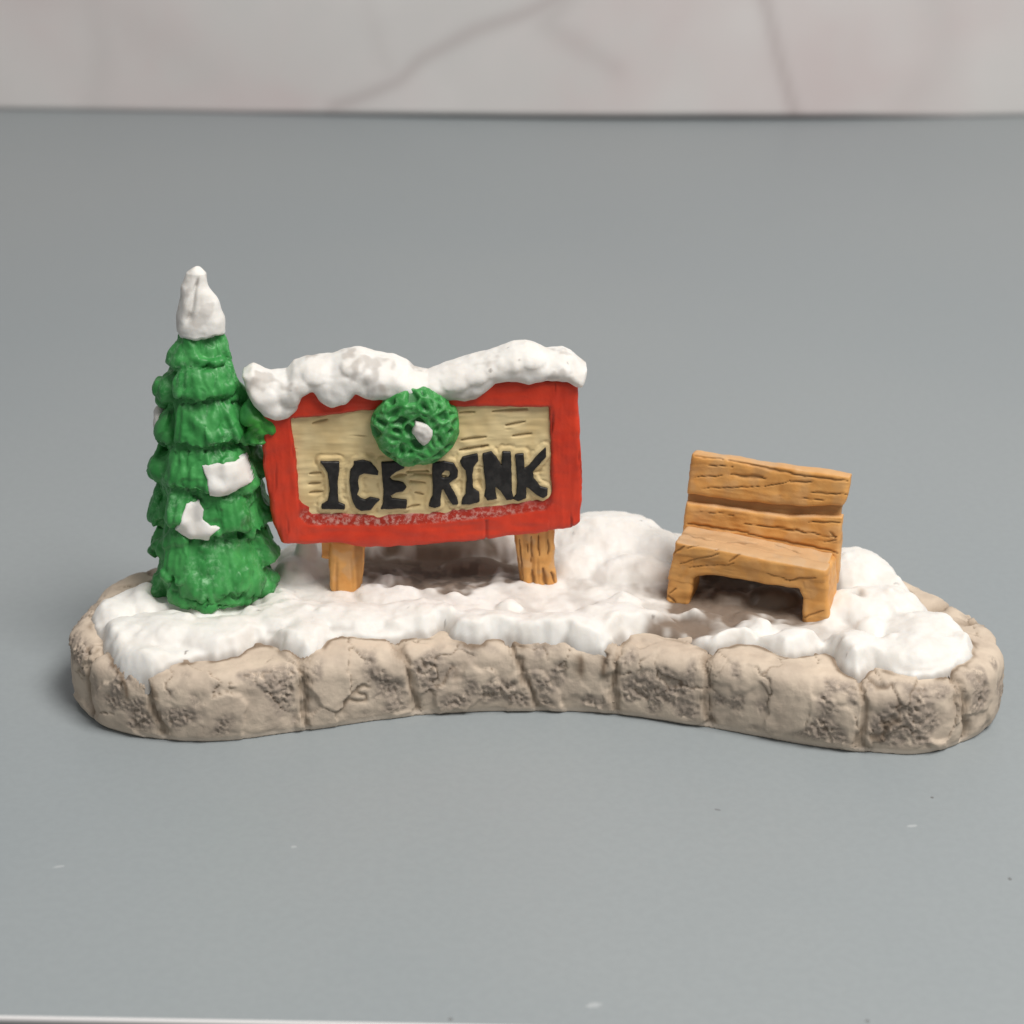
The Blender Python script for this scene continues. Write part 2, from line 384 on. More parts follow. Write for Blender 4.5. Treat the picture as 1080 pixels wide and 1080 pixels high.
zs = zs + rock_bank * sstep(0, 1, d)
for _ in range(4):
    g_ = zs.reshape(len(gx), len(gy)); p_ = np.pad(g_, 1, 'edge'); zb = ((p_[2:, 1:-1] + p_[:-2, 1:-1] + p_[1:-1, 2:] + p_[1:-1, :-2]) / 8 + g_ / 2).ravel()
    zs = np.where(d > -.1, zb, zs)
crk = np.exp(-(np.abs(fbm(P3, .2, 2, 91)) / .02) ** 2) * sstep(.3, .5, perlin(P3 * .21 + 60)) * sstep(.5, 1.5, d)
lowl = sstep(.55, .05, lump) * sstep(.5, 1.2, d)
stain_shade = np.clip(.95 * hollow * sstep(-1.0, .1, fbm(P3, .3, 2, 71) + .2) + .30 * lowl * sstep(-.25, .35, fbm(P3, .16, 3, 23)) + .35 * pmask(690, 610, 11, 3.4, 4.5) + .30 * pmask(150, 612, 10, 8, 4) + .5 * sstep(.55, .0, d) * sstep(-.25, .2, fbm(P3, .2, 2, 5)), 0, .95)  # brown paint; under sign and bench it is deepened to stand in for shade
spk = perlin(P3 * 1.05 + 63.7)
dark = np.clip(.7 * sstep(.66, .78, spk) * sstep(.0, .4, perlin(P3 * .3 + 81)) + .7 * pmask(465, 612, 10, 9, 4.5) * sstep(-.2, .4, fbm(P3, .5, 3, 36)) + .6 * pmask(795, 622, 10, 9, 4.5) * sstep(-.2, .4, fbm(P3, .5, 3, 46)), 0, .8)  # specks, plus shade painted into the ground under sign and bench
keep = (d > -.3).reshape(len(gx), len(gy))
I = np.arange(len(XY)).reshape(len(gx), len(gy))
kq = keep[:-1, :-1] & keep[1:, :-1] & keep[1:, 1:] & keep[:-1, 1:]
Q = np.stack([I[:-1, :-1][kq], I[1:, :-1][kq], I[1:, 1:][kq], I[:-1, 1:][kq]], 1)
used = np.unique(Q); rm = -np.ones(len(XY), np.int64); rm[used] = np.arange(len(used))
V = np.column_stack([XY, zs])[used]; Q = rm[Q]
N = vnormals(V, Q); V = V + N * ((.12 * fbm(V, .38, 2, 5) + .05 * fbm(V, 1.2, 2, 9)) * sstep(0, .6, d[used]))[:, None]
# brown wash along the line where the stone meets the snow
me = stone.data; sv_ = np.empty(len(me.vertices) * 3); me.vertices.foreach_get('co', sv_); sv_ = sv_.reshape(-1, 3) / S + ROOT
dl = polysd(sv_[:, :2], spline(SB, 420)) - .42 * fbm(sv_ * np.array([1, 1, 0]), .5, 2, 4)
ln = np.exp(-((dl - .12) / (.36 + .20 * perlin(sv_ * .35))) ** 2) * sstep(4.5, 6.5, sv_[:, 2]) * sstep(-.35, .25, fbm(sv_, .25, 2, 66) + .1) * .95
me.attributes['seam'].data.foreach_set('value', np.maximum(seamc, ln).astype(np.float32))
snow = link('snow_cover', V, Q, M_SNOW, fig, dict(stain_shade=stain_shade[used], dark=dark[used]))
def snow_z(xy):                                  # height of the snow at a point
    i = np.clip(((np.asarray(xy) - lo) / h).astype(int), 0, [len(gx) - 1, len(gy) - 1]); return zs.reshape(len(gx), len(gy))[i[0], i[1]]

# --- fir tree -----------------------------------------------------------------
tb = at_z(np.array([224.0]), np.array([622.0]), 10.0)[0]        # foot of the trunk
TP = Plane(tb.copy(), tb + np.array([1.0, 0, 0]))               # upright plane through the tree's axis
sil = [(352, 187, 237), (372, 183, 243), (392, 176, 252), (410, 170, 256), (428, 168, 262), (450, 170, 268), (472, 165, 274), (495, 156, 280), (520, 162, 280), (545, 160, 284), (570, 156, 288), (595, 154, 291), (620, 159, 291), (640, 168, 286)]
yy = np.array([s_[0] for s_ in sil], float); Lq = TP.uv([(s_[1], s_[0]) for s_ in sil]); Rq = TP.uv([(s_[2], s_[0]) for s_ in sil])
wv = Lq[:, 1]; cu = (Lq[:, 0] + Rq[:, 0]) / 2; rv = (Rq[:, 0] - Lq[:, 0]) / 2
o_ = np.argsort(wv); wv, cu, rv = wv[o_], cu[o_], rv[o_]
edges_px = [(340, 185), (394, 200), (430, 200), (468, 200), (503, 200), (545, 200), (590, 200), (642, 222)]
ew = TP.uv([(e[1], e[0]) for e in edges_px])[:, 1]               # heights of the tier hems, top to bottom
ew[-1] = min(ew[-1], -1.5)
rt = np.random.default_rng(5)
# drooping pads of foliage: (x, y, half width, half height, facing) read off a 2.7x enlargement; facing in degrees, 0 = viewer, 90 = right
PADS = [(185, 308, 32, 66, None), (240, 312, 40, 68, None), (298, 308, 34, 66, None), (150, 300, 28, 46, -84), (316, 330, 26, 48, 78),
        (128, 392, 34, 52, -98), (185, 420, 52, 46, None), (268, 424, 62, 42, None), (330, 400, 34, 46, 66),
        (122, 500, 32, 52, -88), (190, 516, 64, 66, None), (280, 512, 62, 66, None), (345, 505, 44, 62, 58),
        (94, 622, 40, 46, -90), (150, 640, 48, 62, None), (215, 636, 54, 74, None), (292, 640, 52, 66, None), (360, 628, 40, 72, 60), (378, 600, 32, 56, 96),
        (106, 742, 38, 54, -92), (158, 742, 44, 66, None), (232, 770, 56, 66, None), (315, 752, 52, 78, None), (395, 742, 44, 82, 62), (408, 722, 32, 66, 96),
        (100, 852, 42, 50, -90), (150, 880, 46, 80, None), (220, 905, 52, 96, None), (300, 900, 54, 100, None), (378, 900, 52, 104, 50), (408, 855, 30, 70, 88), (108, 945, 40, 52, -70), (170, 970, 46, 40, None), (260, 985, 44, 34, None), (330, 985, 44, 38, None), (405, 930, 30, 60, 84)]
K_ = 2.7; pads = []
for x, y, rx, ry, face in PADS:
    y += rt.uniform(-9, 9); rx *= rt.uniform(.85, 1.0)
    u, w_ = TP.uv([(130 + x / K_, 260 + y / K_)], 6.0 if face is None else (6 * math.cos(math.radians(face))))[0]
    R0 = np.interp(w_, wv, rv); c0 = np.interp(w_, wv, cu); a, b = rx / K_ / 8.1, ry / K_ / 7.3
    ph = math.asin(np.clip((u - c0) / (R0 - .3), -.95, .95)) if face is None else math.radians(face)
    if face is not None and abs(face) > 80:                       # pads seen in profile set the outline
        d0 = abs(u - c0); pads.append((c0, w_, ph, d0 - a * .55, 2.6, b, a * 1.45, rt.uniform(.2, .45)))
    else: pads.append((c0, w_, ph, R0 - 1.2 + rt.uniform(-.3, .3), a * 1.02, b * 1.12, 1.15 + rt.uniform(-.1, .25), rt.uniform(.16, .34)))
for px_, py_, a_, b_, ph_, n_ in ((277, 448, 1.9, 2.3, 40, 3.6), (270, 462, 1.7, 1.6, 30, 3.8), (266, 436, 1.6, 1.8, 48, 3.2)):  # the bright tuft that overlaps the sign
    u, w_ = TP.uv([(px_, py_)], n_)[0]; ph_ = math.radians(ph_); r0_ = (n_ - .6) / math.cos(ph_)
    pads.append((u - r0_ * math.sin(ph_), w_, ph_, r0_, a_, b_, 1.5, .2))
for k in range(7):                                                # the far side, ring by ring
    wm = (ew[k] + ew[k + 1]) / 2; nb_ = [4, 4, 5, 5, 5, 6, 6][k]
    for j in range(nb_):
        ph = math.pi + (j - (nb_ - 1) / 2) * 2.9 / nb_ + rt.uniform(-.1, .1); R0 = np.interp(wm, wv, rv)
        pads.append((np.interp(wm, wv, cu), wm + rt.uniform(-.4, .4), ph, R0 - 1.2, R0 * 3.1 / nb_ * .75, (ew[k] - ew[k + 1]) * .68, 1.2, rt.uniform(.15, .3)))
def pad_local(X, p):
    c0, w0, ph, r0, a, b, t, tilt = p
    q = X - np.array([c0 + r0 * math.sin(ph), r0 * math.cos(ph), w0])
    tan = q[:, 0] * math.cos(ph) - q[:, 1] * math.sin(ph); nor = q[:, 0] * math.sin(ph) + q[:, 1] * math.cos(ph)
    ct, st_ = math.cos(tilt), math.sin(tilt); w2 = q[:, 2] * ct - nor * st_; n2 = q[:, 2] * st_ + nor * ct
    return tan / a, w2 / b, n2 / t, min(a, b, t)
def tree_f(X):
    c0 = np.interp(X[:, 2], wv, cu); R0 = np.interp(X[:, 2], wv, rv)
    r = np.sqrt((X[:, 0] - c0) ** 2 + X[:, 1] ** 2)
    F = np.maximum(r - (R0 - 1.5), np.maximum(X[:, 2] - ew[0] - .3, -1.8 - X[:, 2])) * .9
    Xw = X + .28 * np.stack([perlin(X * .55), perlin(X * .55 + 7), perlin(X * .55 + 13)], 1)
    for p in pads:
        m = (np.abs(X - np.array([p[0] + p[3] * math.sin(p[2]), p[3] * math.cos(p[2]), p[1]])) < max(p[4:7]) + 1.2).all(1)
        x, y, z_, sc_ = pad_local(Xw[m], p)
        w3 = np.abs(x * (1 + .22 * np.clip(y, -1, 1)))                                     # narrower towards the hem's tip? broader at the foot
        ex = 1.7 if p[6] > p[4] * .9 and p[4] == 2.6 else 2.4                             # profile pads come to a point
        k0 = (w3 ** ex + np.abs(y) ** ex + np.abs(z_ / (.80 - .38 * np.clip(y, -1, 1))) ** ex) ** (1 / ex)
        jag = .16 * perlin(np.column_stack([x * p[4] * .95 + p[2] * 9, 0 * x, 0 * x + p[1]]))
        k0 = np.maximum(k0, 1 + 1.5 * (-y - .70 - jag))                                   # ragged hem, cut off short
        F[m] = smin(F[m], (k0 - 1) * sc_ * .9, .16)
    return F
X, Q = field(tree_f, (-11, -10, -2.4), (11, 10.5, ew[0] + 1.2), .19)
X = relax(X, Q, 3); N = vnormals(X, Q)
own = np.full(len(X), 9.0); hemv = np.zeros(len(X)); strx = np.zeros(len(X))
for i, p in enumerate(pads):
    x, y, z_, _s = pad_local(X, p); k0 = np.abs((np.abs(x) ** 2.6 + np.abs(y) ** 2.6 + np.abs(z_) ** 2.2) ** (1 / 2.5) - 1)
    m = k0 < own; own[m] = k0[m]; hemv[m] = y[m]; strx[m] = x[m] * p[4] + 7.7 * i
stri = perlin(np.column_stack([strx * 1.35, X[:, 2] * .22, 0 * strx]))
fac = fbm(X, .42, 2, 8)
tf = np.random.default_rng(4); fp = np.column_stack([tf.uniform(-10, 10, 300), tf.uniform(-10, 10, 300), tf.uniform(-2, 38, 300)]); fd = tf.uniform(-.42, .42, 300)
facet = np.empty(len(X)); xw = X * np.array([1, 1, .75]) + .5 * np.stack([perlin(X * .5), perlin(X * .5 + 7), perlin(X * .5 + 13)], 1); fp[:, 2] *= .75
for k in range(0, len(X), 30000):
    d_ = ((xw[k:k + 30000, None] - fp[None]) ** 2).sum(2); w_ = np.exp(-1.8 * (d_ - d_.min(1)[:, None])); facet[k:k + 30000] = (w_ * fd).sum(1) / w_.sum(1)
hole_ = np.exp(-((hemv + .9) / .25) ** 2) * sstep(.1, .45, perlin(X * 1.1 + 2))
X = X + N * (.22 * stri + 1.1 * facet + .05 * fbm(X, 1.1, 2, 3) - .30 * hole_)[:, None]
V = TP.world(X)
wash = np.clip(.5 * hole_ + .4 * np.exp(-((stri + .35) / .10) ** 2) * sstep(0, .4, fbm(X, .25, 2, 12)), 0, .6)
dry = np.clip(.75 * sstep(-.05, .45, fbm(V, .22, 3, 15)) + .7 * sstep(-.5, -.8, hemv) * sstep(-.1, .3, fbm(X, .6, 2, 33)), 0, 1)
lu = TP.uv([(276, 449)], 4.0)[0]
lime = sstep(3.2, 1.6, np.sqrt(((X[:, [0, 2]] - lu) ** 2).sum(1)) + .5 * fac) * (X[:, 1] > 0)
pb = np.exp(-(((X[:, 0] - lu[0]) / 1.9) ** 2 + ((X[:, 2] - lu[1]) / 2.4) ** 2)) * (X[:, 1] > -1)
V = V + (TP.U * .8 + TP.N * .6) * (pb * .5)[:, None]
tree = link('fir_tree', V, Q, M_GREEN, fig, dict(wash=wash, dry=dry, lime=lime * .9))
# front of the foliage as a depth map, slightly smoothed, for pads of snow to lie on
q_ = np.stack([(V - TP.o) @ TP.U, (V - TP.o) @ TP.W, (V - TP.o) @ TP.N], 1)
u0, w0, hp = -10.0, -3.0, .2
fm = np.full((110, 220), -9.0); ii = ((q_[:, :2] - [u0, w0]) / hp).astype(int); ok = (ii >= 0).all(1) & (ii[:, 0] < 110) & (ii[:, 1] < 220)
np.maximum.at(fm, (ii[ok, 0], ii[ok, 1]), q_[ok, 2])
for _ in range(3):
    p_ = np.pad(fm, 1, 'edge'); fm = np.where(fm < -8, np.maximum.reduce([p_[2:, 1:-1], p_[:-2, 1:-1], p_[1:-1, 2:], p_[1:-1, :-2]]), fm)
fs = fm.copy()
for _ in range(2):
    p_ = np.pad(fs, 1, 'edge'); fs = np.maximum(fs, np.maximum.reduce([p_[2:, 1:-1], p_[:-2, 1:-1], p_[1:-1, 2:], p_[1:-1, :-2]]) - .12)
for _ in range(8):
    p_ = np.pad(fs, 1, 'edge'); fs = (p_[2:, 1:-1] + p_[:-2, 1:-1] + p_[1:-1, 2:] + p_[1:-1, :-2]) / 8 + fs / 2
def patch(poly_px, noff):
    pol = TP.uv(poly_px, noff); l_ = pol.min(0) - .5; h_ = pol.max(0) + .5; hh = .1
    gu = np.arange(l_[0], h_[0], hh); gw = np.arange(l_[1], h_[1], hh)
    UW = np.stack(np.meshgrid(gu, gw, indexing='ij'), -1).reshape(-1, 2)
    sd = polysd(UW, pol) + .06 * perlin(np.column_stack([UW * 1.4, 0 * UW[:, 0]]))
    g = (UW - [u0, w0]) / hp - .5; i = np.floor(g).astype(int); f = g - i
    nn = fs[i[:, 0], i[:, 1]] * (1 - f[:, 0]) * (1 - f[:, 1]) + fs[i[:, 0] + 1, i[:, 1]] * f[:, 0] * (1 - f[:, 1]) + fs[i[:, 0], i[:, 1] + 1] * (1 - f[:, 0]) * f[:, 1] + fs[i[:, 0] + 1, i[:, 1] + 1] * f[:, 0] * f[:, 1]
    t = np.clip(-sd / .35, 0, 1)
    n_ = nn + .17 * np.sqrt(1 - (1 - t) ** 2) - np.where(sd > 0, 8 * sd, 0) + .06 * fbm(np.column_stack([UW * .6, 0 * sd]), 1, 2, 3)
    I = np.arange(len(UW)).reshape(len(gu), len(gw)); m = (sd < .2).reshape(I.shape); kq = m[:-1, :-1] & m[1:, :-1] & m[1:, 1:] & m[:-1, 1:]
    q = np.stack([I[:-1, :-1][kq], I[1:, :-1][kq], I[1:, 1:][kq], I[:-1, 1:][kq]], 1); us = np.unique(q); r_ = np.zeros(len(UW), np.int64); r_[us] = np.arange(len(us))
    X_ = np.column_stack([UW[:, 0], n_, UW[:, 1]])[us]; z_ = np.zeros(len(us))
    return link('snow_patch', TP.world(X_), r_[q], M_SNOW, tree, dict(stain_shade=.10 * sstep(0, .5, fbm(X_, .5, 2)), dark=z_))
patch([(212, 492), (238, 489), (256, 490), (264, 514), (251, 517), (240, 524), (222, 521), (219, 505)], 6.5)
patch([(196, 532), (209, 531), (215, 538), (214, 547), (222, 553), (233, 556), (222, 564), (220, 571), (200, 568), (184, 560), (190, 550)], 7.0)
bu = TP.uv([(171, 441)], -1.0)[0]
v, f = field(lambda X_: ellf(X_, (bu[0], -1.0, bu[1]), (1.1, 2.4, 1.9)), (bu[0] - 2, -4.5, bu[1] - 3), (bu[0] + 2, 2.5, bu[1] + 3), .16)
v = v + vnormals(v, f) * (.25 * fbm(v, .5, 2, 3))[:, None]
link('snow_patch', TP.world(v), f, M_SNOW, tree, dict(stain_shade=0 * v[:, 0] + .15, dark=0 * v[:, 0]))
# snow on the tip
csil = [(280, 204, 214), (284, 199, 218), (294, 195, 220), (303, 191, 221), (318, 188, 230), (334, 185, 236), (342, 185, 237), (348, 187, 237)]
cL = TP.uv([(c[1], c[0]) for c in csil]); cR = TP.uv([(c[2], c[0]) for c in csil])
cw = cL[::-1, 1]; cc = ((cL + cR) / 2)[::-1, 0]; cr = ((cR - cL) / 2)[::-1, 0]
nw, na = 150, 180
w_ = np.linspace(cw[0] - .5, cw[-1] + .0, nw); a_ = np.linspace(0, 2 * math.pi, na, endpoint=False)
W2, A2 = np.meshgrid(w_, a_, indexing='ij')
sm_ = lambda a: np.convolve(np.pad(np.interp(w_, cw, a), 14, 'edge'), np.hanning(31)[1:-1] / np.hanning(31).sum(), 'valid')[:, None] * np.ones((1, na))
r2 = sm_(cr); c2 = sm_(cc)
r2 = r2 * np.sqrt(np.clip((w_[-1] - W2) / .9, 0, 1)) ** .8
hemw = .35 * perlin(np.column_stack([np.cos(a_) * 2.2, np.sin(a_) * 2.2, a_ * 0]))
r2 = r2 * (1 + .05 * np.cos(3 * A2 + 1)) - .9 * np.clip((cw[0] + .05 + hemw[None] - W2) / .5, 0, 1) ** 2
X2 = np.stack([c2 + r2 * np.cos(A2), -r2 * np.sin(A2) * .95, W2], -1).reshape(-1, 3)
I = np.arange(nw * na).reshape(nw, na); Ir = np.roll(I, -1, 1)
Q2 = np.stack([I[:-1].ravel(), Ir[:-1].ravel(), Ir[1:].ravel(), I[1:].ravel()], 1)
V2 = TP.world(X2); N2 = vnormals(V2, Q2)
if (N2[:, :2] * (V2 - TP.world(np.column_stack([c2.ravel(), 0 * c2.ravel(), W2.ravel()])))[:, :2]).sum() < 0: Q2 = Q2[:, ::-1].copy(); N2 = -N2
gro = np.exp(-((np.angle(np.exp(1j * (A2.ravel() - 4.05 - .12 * (W2.ravel() - cw[0])))) / .16) ** 2)) * sstep(cw[0] + 1, cw[0] + 3, W2.ravel()) * sstep(cw[-1] - .8, cw[-1] - 2.5, W2.ravel())
V2 = V2 + N2 * (.28 * fbm(V2, .30, 2, 6) + .03 * fbm(V2, .9, 2, 7) - .45 * gro)[:, None]
link('snow_cap', V2, Q2, M_SNOW, tree, dict(stain_shade=np.clip(.55 * gro * sstep(-.3, .3, fbm(V2, .5, 2)) + .2 * sstep(.1, .5, fbm(V2, .4, 3, 9)), 0, 1), dark=0 * gro))

# --- sign -----------------------------------------------------------------------
pl = at_z(np.array([366.0]), np.array([622.0]), 10.2)[0]; pr = at_z(np.array([566.0]), np.array([616.0]), 10.2)[0]
SP = Plane(pl.copy(), pr.copy(), lean=math.radians(-2))
TH_ = 2.1                                                         # half thickness of the frame
fo_px = [(276, 436), (277, 468), (279, 503), (288, 550), (296, 572), (302, 576), (354, 575), (392, 579), (460, 575), (539, 567), (588, 561), (610, 555), (613, 545), (614, 507), (612, 458), (610, 410), (606, 404), (540, 402), (480, 412), (440, 416), (380, 410), (340, 406), (290, 424)]
fi_px = [(306, 442), (313, 495), (316, 545), (325, 553), (400, 554), (460, 551), (520, 545), (576, 537), (583, 530), (581, 480), (579, 430), (480, 430), (400, 433)]
FO = SP.uv(fo_px, TH_); FI = SP.uv(fi_px, TH_)
h = .16
lo3 = (FO[:, 0].min() - 1, -TH_ - .8, FO[:, 1].min() - 1); hi3 = (FO[:, 0].max() + 1, TH_ + .8, FO[:, 1].max() + 1)
ax, n = grid(lo3, hi3, h)
UW = np.stack(np.meshgrid(ax[0], ax[2], indexing='ij'), -1).reshape(-1, 2)
P3u = np.column_stack([UW[:, 0], 0 * UW[:, 0], UW[:, 1]])
do = (polysd(UW, spline(FO, 160)) + .12 * fbm(P3u, .5, 2, 1)).reshape(n[0], 1, n[2])
di = (polysd(UW, FI) + .10 * fbm(P3u, .6, 2, 2)).reshape(n[0], 1, n[2])
yv = ax[1][None, :, None]
bot_ = sstep(FI[:, 1].min() + 4.0, FI[:, 1].min() + 2.2, UW[:, 1]).reshape(n[0], 1, n[2])
slope = np.minimum((.1 + 2.1 * bot_) * np.clip(TH_ - yv, 0, 3), 1.3)                             # the opening narrows towards the panel
F = smax(smax(np.abs(yv) - TH_, do, .9), -(di + slope), .5)
X, Q = surfnet(F, lo3, h); X = relax(X, Q, 1)
dvi = polysd(X[:, [0, 2]], FI)
XL = X * np.array([1, 1, .18]); XL2 = X * np.array([.18, 1, 1])
vert = np.abs(polysd(X[:, [0, 2]], FO)) * 0 + ((X[:, 0] < FI[0, 0] + .5) | (X[:, 0] > FI[-4, 0] - .3))
gr = np.where(vert, fbm(XL, .9, 2, 3), fbm(XL2, .7, 2, 3))
Nl = vnormals(X, Q)
cut = np.exp(-((X[:, 0] - SP.uv([(513, 560)], TH_)[0, 0]) / .16) ** 2) * (X[:, 2] < SP.uv([(513, 548)], TH_)[0, 1])
X = X + Nl * (.10 * gr + .12 * fbm(X, .35, 2, 5) - .30 * sstep(.5, .8, gr) * vert - .25 * cut)[:, None]
lowin = sstep(FI[:, 1].min() + 3.4, FI[:, 1].min() + .2, X[:, 2])
inner = sstep(.3, -.2, dvi) * (X[:, 1] < TH_ + .3)
sign = link('sign_board', SP.world(X), Q, M_RED, fig, dict(wash=np.clip(.45 * sstep(.42, .75, gr) * vert + .35 * cut + .6 * inner, 0, 1), dust=inner * lowin * .85 + .0))
# cream panel with cut grain lines
ZP = 1.55                                                          # panel face, towards the viewer
PP = SP.uv([(296, 430), (306, 560), (590, 545), (590, 420)], ZP)
lo3 = (PP[:, 0].min(), -1.6, PP[:, 1].min()); hi3 = (PP[:, 0].max(), 1.4, PP[:, 1].max())
nu, nw = int((hi3[0] - lo3[0]) / .11), int((hi3[2] - lo3[2]) / .11)
uu = np.linspace(lo3[0], hi3[0], nu); wv_ = np.linspace(lo3[2], hi3[2], nw)
UU, WW_ = np.meshgrid(uu, wv_, indexing='ij'); P3u = np.column_stack([UU.ravel(), 0 * UU.ravel(), WW_.ravel()])
# keep the slab inside the red frame
grn = fbm(P3u * np.array([.16, 1, 1]), 1.05, 2, 30)
cutm = sstep(.40, .62, grn) * sstep(-.05, .35, perlin(P3u * .2 + 14))
marks = np.zeros(len(P3u))
for (a, b) in [((327, 500), (338, 499)), ((326, 511), (337, 510)), ((327, 520), (340, 519)), ((487, 464), (512, 461)), ((534, 449), (553, 445)), ((430, 498), (452, 497)), ((433, 508), (448, 510)), ((430, 535), (442, 533)), ((485, 475), (514, 470)), ((415, 503), (428, 501)), ((485, 436), (500, 435)), ((437, 500), (470, 502)), ((330, 447), (345, 443)), ((520, 434), (556, 432)), ((541, 460), (560, 458)), ((438, 520), (446, 522))]:
    A, B = SP.uv([a, b], ZP); e = B - A; q = P3u[:, [0, 2]] - A; t = np.clip(q @ e / (e @ e), 0, 1)
    dd = np.linalg.norm(q - t[:, None] * e, axis=1); marks = np.maximum(marks, np.exp(-(dd / (.13 + .10 * np.sin(t * math.pi))) ** 2))
yp = ZP + .14 * fbm(P3u, .35, 2, 3) + .07 * grn - .18 * cutm - .28 * marks
Xp = np.column_stack([P3u[:, 0], yp, P3u[:, 2]]); I = np.arange(nu * nw).reshape(nu, nw)
Qf = np.stack([I[:-1, :-1].ravel(), I[1:, :-1].ravel(), I[1:, 1:].ravel(), I[:-1, 1:].ravel()], 1)
ring = np.concatenate([I[:, 0], I[-1, 1:], I[-2::-1, -1], I[0, -2:0:-1]])
Xb = Xp[ring].copy(); Xb[:, 1] = -1.5; nb = len(Xp)
Xall = np.concatenate([Xp, Xb]); k = np.arange(len(ring)); k2 = np.roll(k, -1)
Qs = np.stack([ring[k], nb + k, nb + k2, ring[k2]], 1)
# back face as a fan of quads
half = len(ring) // 2
Qb = [(nb + i, nb + i + 1, nb + len(ring) - 2 - i, nb + len(ring) - 1 - i) for i in range(half - 1)]
Qp = np.concatenate([Qf, Qs, np.array(Qb)])
# letters (outlines on the panel)
Z3 = lambda L: [(250 + x / 5.4, 340 + y / 5.4) for x, y in L]
Z4 = lambda L: [(440 + x / 5.4, 340 + y / 5.4) for x, y in L]
LET = [
 (Z3([(480, 797), (580, 797), (579, 850), (570, 905), (570, 960), (575, 1028), (612, 1043), (611, 1063), (485, 1060), (487, 1040), (520, 1022), (531, 950), (521, 862), (500, 825)]), None),
 (Z3([(668, 795), (720, 788), (760, 800), (785, 828), (802, 852), (800, 868), (770, 864), (720, 858), (693, 872), (686, 905), (692, 955), (680, 985), (700, 1005), (730, 1014), (760, 1000), (808, 1010), (785, 1036), (760, 1066), (710, 1072), (680, 1055), (660, 1020), (650, 960), (644, 900), (650, 840), (672, 815)]), None),
 (Z3([(825, 800), (945, 795), (949, 830), (900, 852), (862, 885), (882, 903), (945, 918), (963, 940), (945, 960), (900, 970), (866, 990), (882, 1007), (963, 1017), (961, 1058), (822, 1062), (835, 1030), (838, 960), (832, 900), (828, 850)]), None),
 (Z4([(90, 802), (150, 794), (205, 806), (230, 845), (226, 882), (192, 905), (178, 917), (195, 950), (224, 1000), (229, 1035), (205, 1039), (175, 995), (150, 945), (135, 962), (128, 1010), (131, 1046), (100, 1056), (72, 1046), (78, 1010), (92, 990), (93, 930), (89, 860)]), Z4([(135, 862), (158, 842), (184, 845), (195, 868), (180, 885), (150, 893), (134, 885)])),
 (Z4([(248, 792), (260, 772), (340, 752), (344, 790), (318, 822), (311, 870), (316, 948), (350, 968), (353, 1020), (300, 1035), (256, 1036), (262, 1002), (280, 978), (286, 900), (280, 842), (256, 817)]), None),
 (Z4([(375, 750), (420, 740), (448, 770), (485, 832), (488, 740), (531, 740), (534, 850), (536, 960), (546, 1005), (512, 1011), (480, 962), (443, 928), (440, 960), (451, 1004), (402, 1012), (385, 990), (395, 950), (385, 850)]), None),
 (Z4([(562, 755), (605, 752), (608, 838), (640, 820), (690, 758), (731, 720), (730, 766), (692, 810), (655, 852), (661, 890), (700, 938), (739, 950), (739, 985), (715, 999), (680, 980), (640, 945), (619, 932), (617, 1000), (575, 1016), (550, 1005), (570, 980), (573, 900), (568, 830)]), None)]
UWp = P3u[:, [0, 2]]; halo = np.full(len(P3u), 9.0)
LETUV = [(SP.uv(a, ZP + .4), SP.uv(b, ZP + .4) if b else None) for a, b in LET]
for a, b in LETUV:
    s_ = polysd(UWp, a)
    if b is not None: s_ = np.maximum(s_, -polysd(UWp, b))
    halo = np.minimum(halo, s_)
wob = fbm(P3u, .8, 2, 71)
hl = np.exp(-((halo - .75 - .25 * wob) / .22) ** 2) * sstep(-.15, .3, wob + .15)
Xall[:nb, 1] += .18 * sstep(.9, .35, halo) - .10 * hl
washp = np.zeros(len(Xall)); washp[:nb] = np.clip(.6 * marks + .35 * cutm + .30 * hl * sstep(-.1, .3, fbm(P3u, .35, 2, 8)), 0, 1)
link('panel', SP.world(Xall), Qp, M_CREAM, sign, dict(wash=washp))
# lettering: raised black letters, one mesh
LV, LQ = [], []; nv = 0
for a, b in LETUV:
    a = np.asarray(a); l3 = (a[:, 0].min() - .6, ZP - .85, a[:, 1].min() - .6); h3 = (a[:, 0].max() + .6, ZP + 1.0, a[:, 1].max() + .6); hh = .085
    ax, n = grid(l3, h3, hh); q = np.stack(np.meshgrid(ax[0], ax[2], indexing='ij'), -1).reshape(-1, 2)
    s_ = polysd(q, a)
    if b is not None: s_ = np.maximum(s_, -polysd(q, b))
    s_ = s_ - .10 + .05 * fbm(np.column_stack([q[:, 0], 0 * q[:, 0], q[:, 1]]), 1.3, 2, 5)
    F = smax(s_.reshape(n[0], 1, n[2]), np.abs(ax[1][None, :, None] - ZP) - .52, .22)
    v, f = surfnet(F, l3, hh); v = relax(v, f, 2); LV.append(v); LQ.append(f + nv); nv += len(v)
LV = np.concatenate(LV); LV[:, 1] += .05 * fbm(LV, .9, 2, 2)
link('lettering', SP.world(LV), np.concatenate(LQ), M_BLACK, sign)
